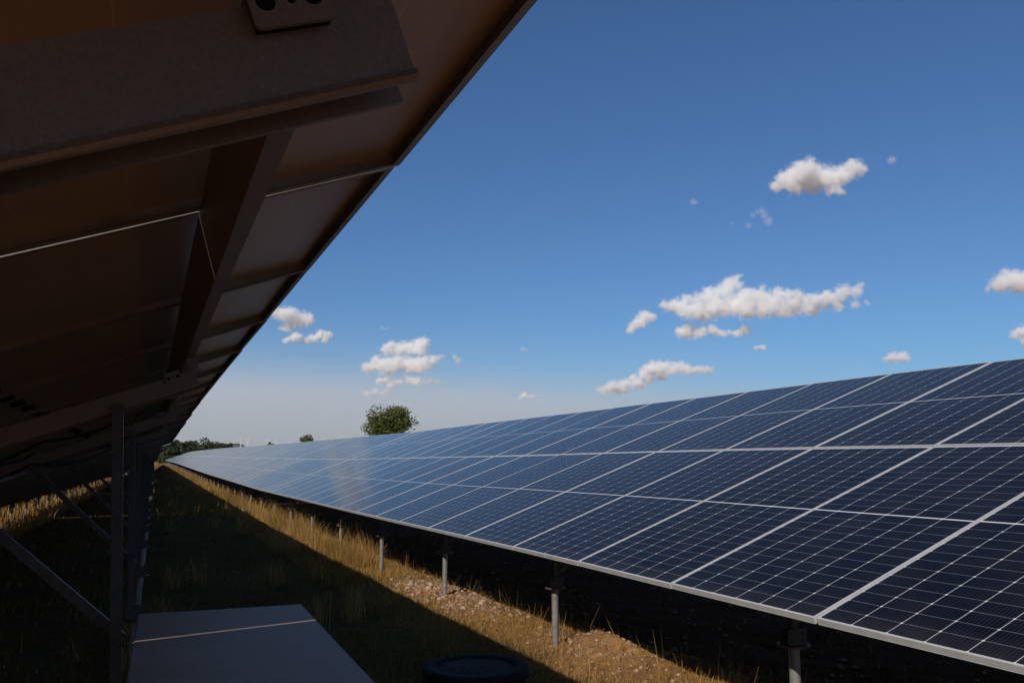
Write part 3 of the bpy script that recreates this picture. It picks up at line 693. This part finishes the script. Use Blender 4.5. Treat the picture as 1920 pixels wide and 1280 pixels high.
# ------------------------------------------------------------------ clouds (real vapour: scattering volumes in the air)
def vapour(name, density, g=.15, col=(.97, .97, .98)):
    m = bpy.data.materials.new(name); m.use_nodes = True; t = m.node_tree; t.nodes.remove(t.nodes['Principled BSDF'])
    v = t.nodes.new('ShaderNodeVolumePrincipled'); v.inputs['Color'].default_value = (*col, 1); v.inputs['Density'].default_value = density; v.inputs['Anisotropy'].default_value = g
    t.links.new(v.outputs[0], t.nodes['Material Output'].inputs['Volume']); return m
def cloud_material(puffs, R, thin):
    """vapour whose density follows the puffs (centre, radius in object space), torn by fractal noise"""
    m = bpy.data.materials.new('cloud_vapour'); m.use_nodes = True; t = m.node_tree; n, l = t.nodes, t.links; n.remove(n['Principled BSDF'])
    tc = n.new('ShaderNodeTexCoord'); P = tc.outputs['Object']
    wv = n.new('ShaderNodeTexNoise'); wv.inputs['Scale'].default_value = 1.1/R; wv.inputs['Detail'].default_value = 3; l.new(P, wv.inputs['Vector'])
    w1 = n.new('ShaderNodeVectorMath'); w1.operation = 'SUBTRACT'; l.new(wv.outputs['Color'], w1.inputs[0]); w1.inputs[1].default_value = (.5, .5, .5)
    w2 = n.new('ShaderNodeVectorMath'); w2.operation = 'MULTIPLY_ADD'; l.new(w1.outputs[0], w2.inputs[0]); w2.inputs[1].default_value = (R*.9,)*3; l.new(P, w2.inputs[2])
    f = None
    for c, r in puffs:
        d = n.new('ShaderNodeVectorMath'); d.operation = 'DISTANCE'; l.new(w2.outputs[0], d.inputs[0]); d.inputs[1].default_value = tuple(c)
        q = mathn(n, l, 'MULTIPLY_ADD', d.outputs['Value'], -1.0/r, 1.0)
        f = q if f is None else mathn(n, l, 'SMOOTH_MAX', f, q, .30)
    ns = noise(n, l, 1.6/R, 8, .62, vec=P)
    d = mathn(n, l, 'ADD', f, mathn(n, l, 'MULTIPLY_ADD', ns, 1.15, -.575 - .465 - (.02 if thin < .5 else 0)))
    sm = n.new('ShaderNodeMapRange'); sm.interpolation_type = 'SMOOTHSTEP'; l.new(d, sm.inputs[0]); sm.inputs[1].default_value = 0; sm.inputs[2].default_value = .55; sm.inputs[3].default_value = 0; sm.inputs[4].default_value = (thin if thin > .45 else thin*.45)*2.9/R
    v = n.new('ShaderNodeVolumePrincipled'); v.inputs['Color'].default_value = (1, 1, 1, 1); v.inputs['Anisotropy'].default_value = .0; v.inputs['Density Attribute'].default_value = ''
    l.new(sm.outputs[0], v.inputs['Density']); l.new(v.outputs[0], n['Material Output'].inputs['Volume']); return m
def cloud(label, crop, puffs, thin=1.0, grow=1.07):
    ox, oy, sc = crop
    pts = [(ox+x/sc, oy+y/sc, r*grow/sc) for x, y, r in puffs]
    cx = np.mean([p[0] for p in pts]); cyy = max(p[1]+p[2]*.6 for p in pts)
    e = math.atan2((864-cyy), FPX); D = min(1500/math.tan(max(e, .02)), 9000)
    o = ray(cx, cyy); o = o*D/np.dot(o, W_); k = D/FPX
    fwd = np.array([math.sin(YAW), math.cos(YAW), 0])
    for p, q in list(zip(pts[:-1], pts[1:]))+list(zip(pts[:-2], pts[2:])):                  # fill between neighbouring puffs
        dd = math.hypot(p[0]-q[0], p[1]-q[1])
        if dd < 1.6*(p[2]+q[2]): pts.append(((p[0]+q[0])/2+rng.normal(0, .1)*dd, (p[1]+q[1])/2+rng.normal(0, .1)*dd, (p[2]+q[2])*.44))
    b = bmesh.new(); R = np.mean([p[2] for p in pts])*k; Q = []
    for px, py, r in pts:
        q = ray(px, py); q = q*D/np.dot(q, W_)-o + fwd*rng.normal(0, .45)*r*k; rr = r*k*(1.85 if thin > .45 else 2.3)
        Q.append((q, rr)); bmesh.ops.create_icosphere(b, subdivisions=2, radius=rr*1.12, matrix=Matrix.Translation(q))
    me = bpy.data.meshes.new('cloud'); b.to_mesh(me); b.free()
    me.materials.append(cloud_material(Q, R, thin))
    ob = link('cloud', me, loc=tuple(o)); tag(ob, label, 'cloud', 'white clouds in the blue sky')
    md = ob.modifiers.new('merge', 'REMESH'); md.mode = 'VOXEL'; md.voxel_size = R/3
    return ob
A_ = (1100, 260, 2.3415); G_ = (1100, 640, 2.3415); J_ = (500, 540, 3.2)
cloud('high puffy cloud with a notch in its right side, topmost of the large clouds', A_, [(835,205,35),(885,180,48),(940,160,62),(975,130,42),(1010,180,58),(1070,165,55),(1120,170,45),(1150,135,42),(1200,135,36),(1075,225,30),(1125,235,22),(930,215,32)])
cloud('largest long white cloud with a pointed peak, above the sunlit row', A_, [(640,630,38),(665,610,20),(610,670,45),(545,690,45),(480,705,35),(400,725,38),(340,740,30),(440,760,45),(520,750,55),(600,740,55),(690,700,50),(690,750,48),(760,690,48),(770,750,50),(840,690,42),(860,745,48),(920,700,40),(940,745,38),(1000,710,38),(1010,745,35),(1060,700,38),(1110,680,38),(1180,670,34),(1210,645,18),(1100,735,30),(1170,730,24),(1230,722,16)])
cloud('small slanting puff hanging off the left end of the largest cloud', A_, [(250,785,34),(290,785,22),(215,815,30),(190,840,20)])
cloud('flat bottomed cloud strip just under the largest cloud', A_, [(410,850,28),(450,850,32),(440,825,25),(500,855,25),(550,840,28),(600,855,20),(650,855,20),(690,840,28),(720,835,14)])
cloud('long low cloud in two steps just above the panel edge', G_, [(65,215,28),(110,200,32),(160,205,35),(190,185,20),(255,140,38),(290,120,34),(320,125,40),(390,115,34),(440,125,32),(500,125,25),(540,130,20),(240,185,30),(330,150,30)])
cloud('rounded cloud cut off by the right edge of the picture, upper one', A_, [(1800,640,45),(1850,620,50),(1900,620,50),(1960,630,50),(1760,660,18)])
cloud('lower cloud cut off by the right edge, close above the panels', A_, [(1880,860,22),(1915,850,35),(1970,850,40)])
cloud('small flat cloud just above the panels, left of the right edge clouds', A_, [(1350,960,28),(1390,955,26),(1310,968,16),(1415,965,14)], .8)
cloud('tiny oval cloud below the right half of the largest cloud', A_, [(745,917,14),(775,918,16)], .6)
cloud('thin wispy shreds of cloud below the topmost large cloud', A_, [(770,320,18),(730,335,12),(800,360,22),(710,383,14),(640,370,9)], .22)
cloud('faint small puff right of the topmost large cloud', A_, [(1335,95,18),(1350,92,12)], .3)
cloud('faint speck of cloud left of the wispy shreds', A_, [(468,275,14),(480,280,9)], .25)
cloud('plump cloud touching the dark eave, upper of its pair', J_, [(95,160,45),(60,150,40),(150,165,55),(200,180,50),(250,190,45),(130,225,40),(90,235,25),(270,205,25)])
cloud('hooked cloud beside the dark eave, lower of its pair', J_, [(110,320,20),(170,300,30),(180,275,20),(230,310,28),(290,300,30),(330,275,30),(370,280,28),(350,315,22)])
cloud('top layer of the stacked clouds above the round tree', J_, [(720,370,32),(745,350,25),(790,365,35),(850,350,35),(910,350,38),(950,320,28),(940,370,32)], grow=1.36)
cloud('widest middle layer of the stacked clouds above the round tree', J_, [(600,480,35),(660,440,32),(700,470,40),(760,460,45),(830,450,45),(900,455,48),(950,465,42),(1010,435,25),(1050,410,14)], grow=1.34)
cloud('third layer down of the stacked clouds above the round tree', J_, [(680,560,28),(720,550,22),(770,560,30),(850,545,30),(910,560,30),(980,555,22),(1030,560,14)], .7, 1.15)
cloud('lowest thin layer of the stacked clouds, just over the round tree', J_, [(590,630,22),(650,620,26),(710,620,20),(760,625,14)], .5, 1.15)
cloud('small torn puff right of the stacked clouds', J_, [(1125,410,14),(1145,435,22)], .6)
cloud('small low cloud halfway between the round tree and the two step cloud', J_, [(1545,640,22),(1520,660,14),(1590,648,16),(1615,645,10)], .8)
cloud('faint low puff right of the round tree', J_, [(1150,670,20),(1190,668,15)], .35)
cloud('faint tiny puff high over the small low cloud', J_, [(1535,365,15),(1560,372,10)], .35)
cloud('faint wisp above the stacked clouds', J_, [(690,240,13),(730,238,11)], .2)

# ------------------------------------------------------------------ air: haze box, thin veil low over the horizon
def haze():
    mb = MB(); mb.box((-9500, -2500, -90), (9500, 11000, 330)); o = link('haze', mb.mesh('haze', [vapour('haze_air', 2e-5, .3, (.93, .96, 1.0))])); o['kind'] = 'stuff'
haze()
def veil():
    b = bmesh.new(); bmesh.ops.create_icosphere(b, subdivisions=4, radius=1)
    d = ray(600, 772); D = 26000; c = d/np.dot(d, W_)*D; H = 3400
    bmesh.ops.scale(b, vec=(24000, 6000, H), verts=b.verts)
    me = bpy.data.meshes.new('cloud_veil'); b.to_mesh(me); b.free()
    m = vapour('veil_vapour', 1e-4, .1, (1, .985, .975)); t = m.node_tree; n, l = t.nodes, t.links
    v = [x for x in n if x.type == 'PRINCIPLED_VOLUME'][0]
    tc = n.new('ShaderNodeTexCoord'); mp = n.new('ShaderNodeMapping'); mp.inputs['Scale'].default_value = (1/3800, 1/3800, 1/420); l.new(tc.outputs['Object'], mp.inputs[0])
    ns = noise(n, l, 1.0, 5, .55, vec=mp.outputs[0]); sp = n.new('ShaderNodeSeparateXYZ'); l.new(tc.outputs['Object'], sp.inputs[0])
    h = mathn(n, l, 'ADD', sp.outputs[2], mathn(n, l, 'MULTIPLY_ADD', ns, 900, -450))
    r = n.new('ShaderNodeMapRange'); r.interpolation_type = 'SMOOTHSTEP'; l.new(h, r.inputs[0]); r.inputs[1].default_value = 1300; r.inputs[2].default_value = 480; r.inputs[3].default_value = 0; r.inputs[4].default_value = 1.35e-4
    r2 = n.new('ShaderNodeMapRange'); r2.interpolation_type = 'SMOOTHSTEP'; l.new(sp.outputs[2], r2.inputs[0]); r2.inputs[1].default_value = 3000; r2.inputs[2].default_value = 300; r2.inputs[3].default_value = 0; r2.inputs[4].default_value = 3.0e-5
    r.inputs[4].default_value = 0.95e-4
    l.new(mathn(n, l, 'ADD', r.outputs[0], r2.outputs[0]), v.inputs['Density']); v.inputs['Density Attribute'].default_value = ''
    me.materials.append(m)
    o = link('cloud_veil', me, loc=tuple(c)); o.rotation_euler = (0, R_(3), -YAW)
    tag(o, 'pale thin veil of cloud low over the horizon behind the trees and turbines', 'cloud')
veil()
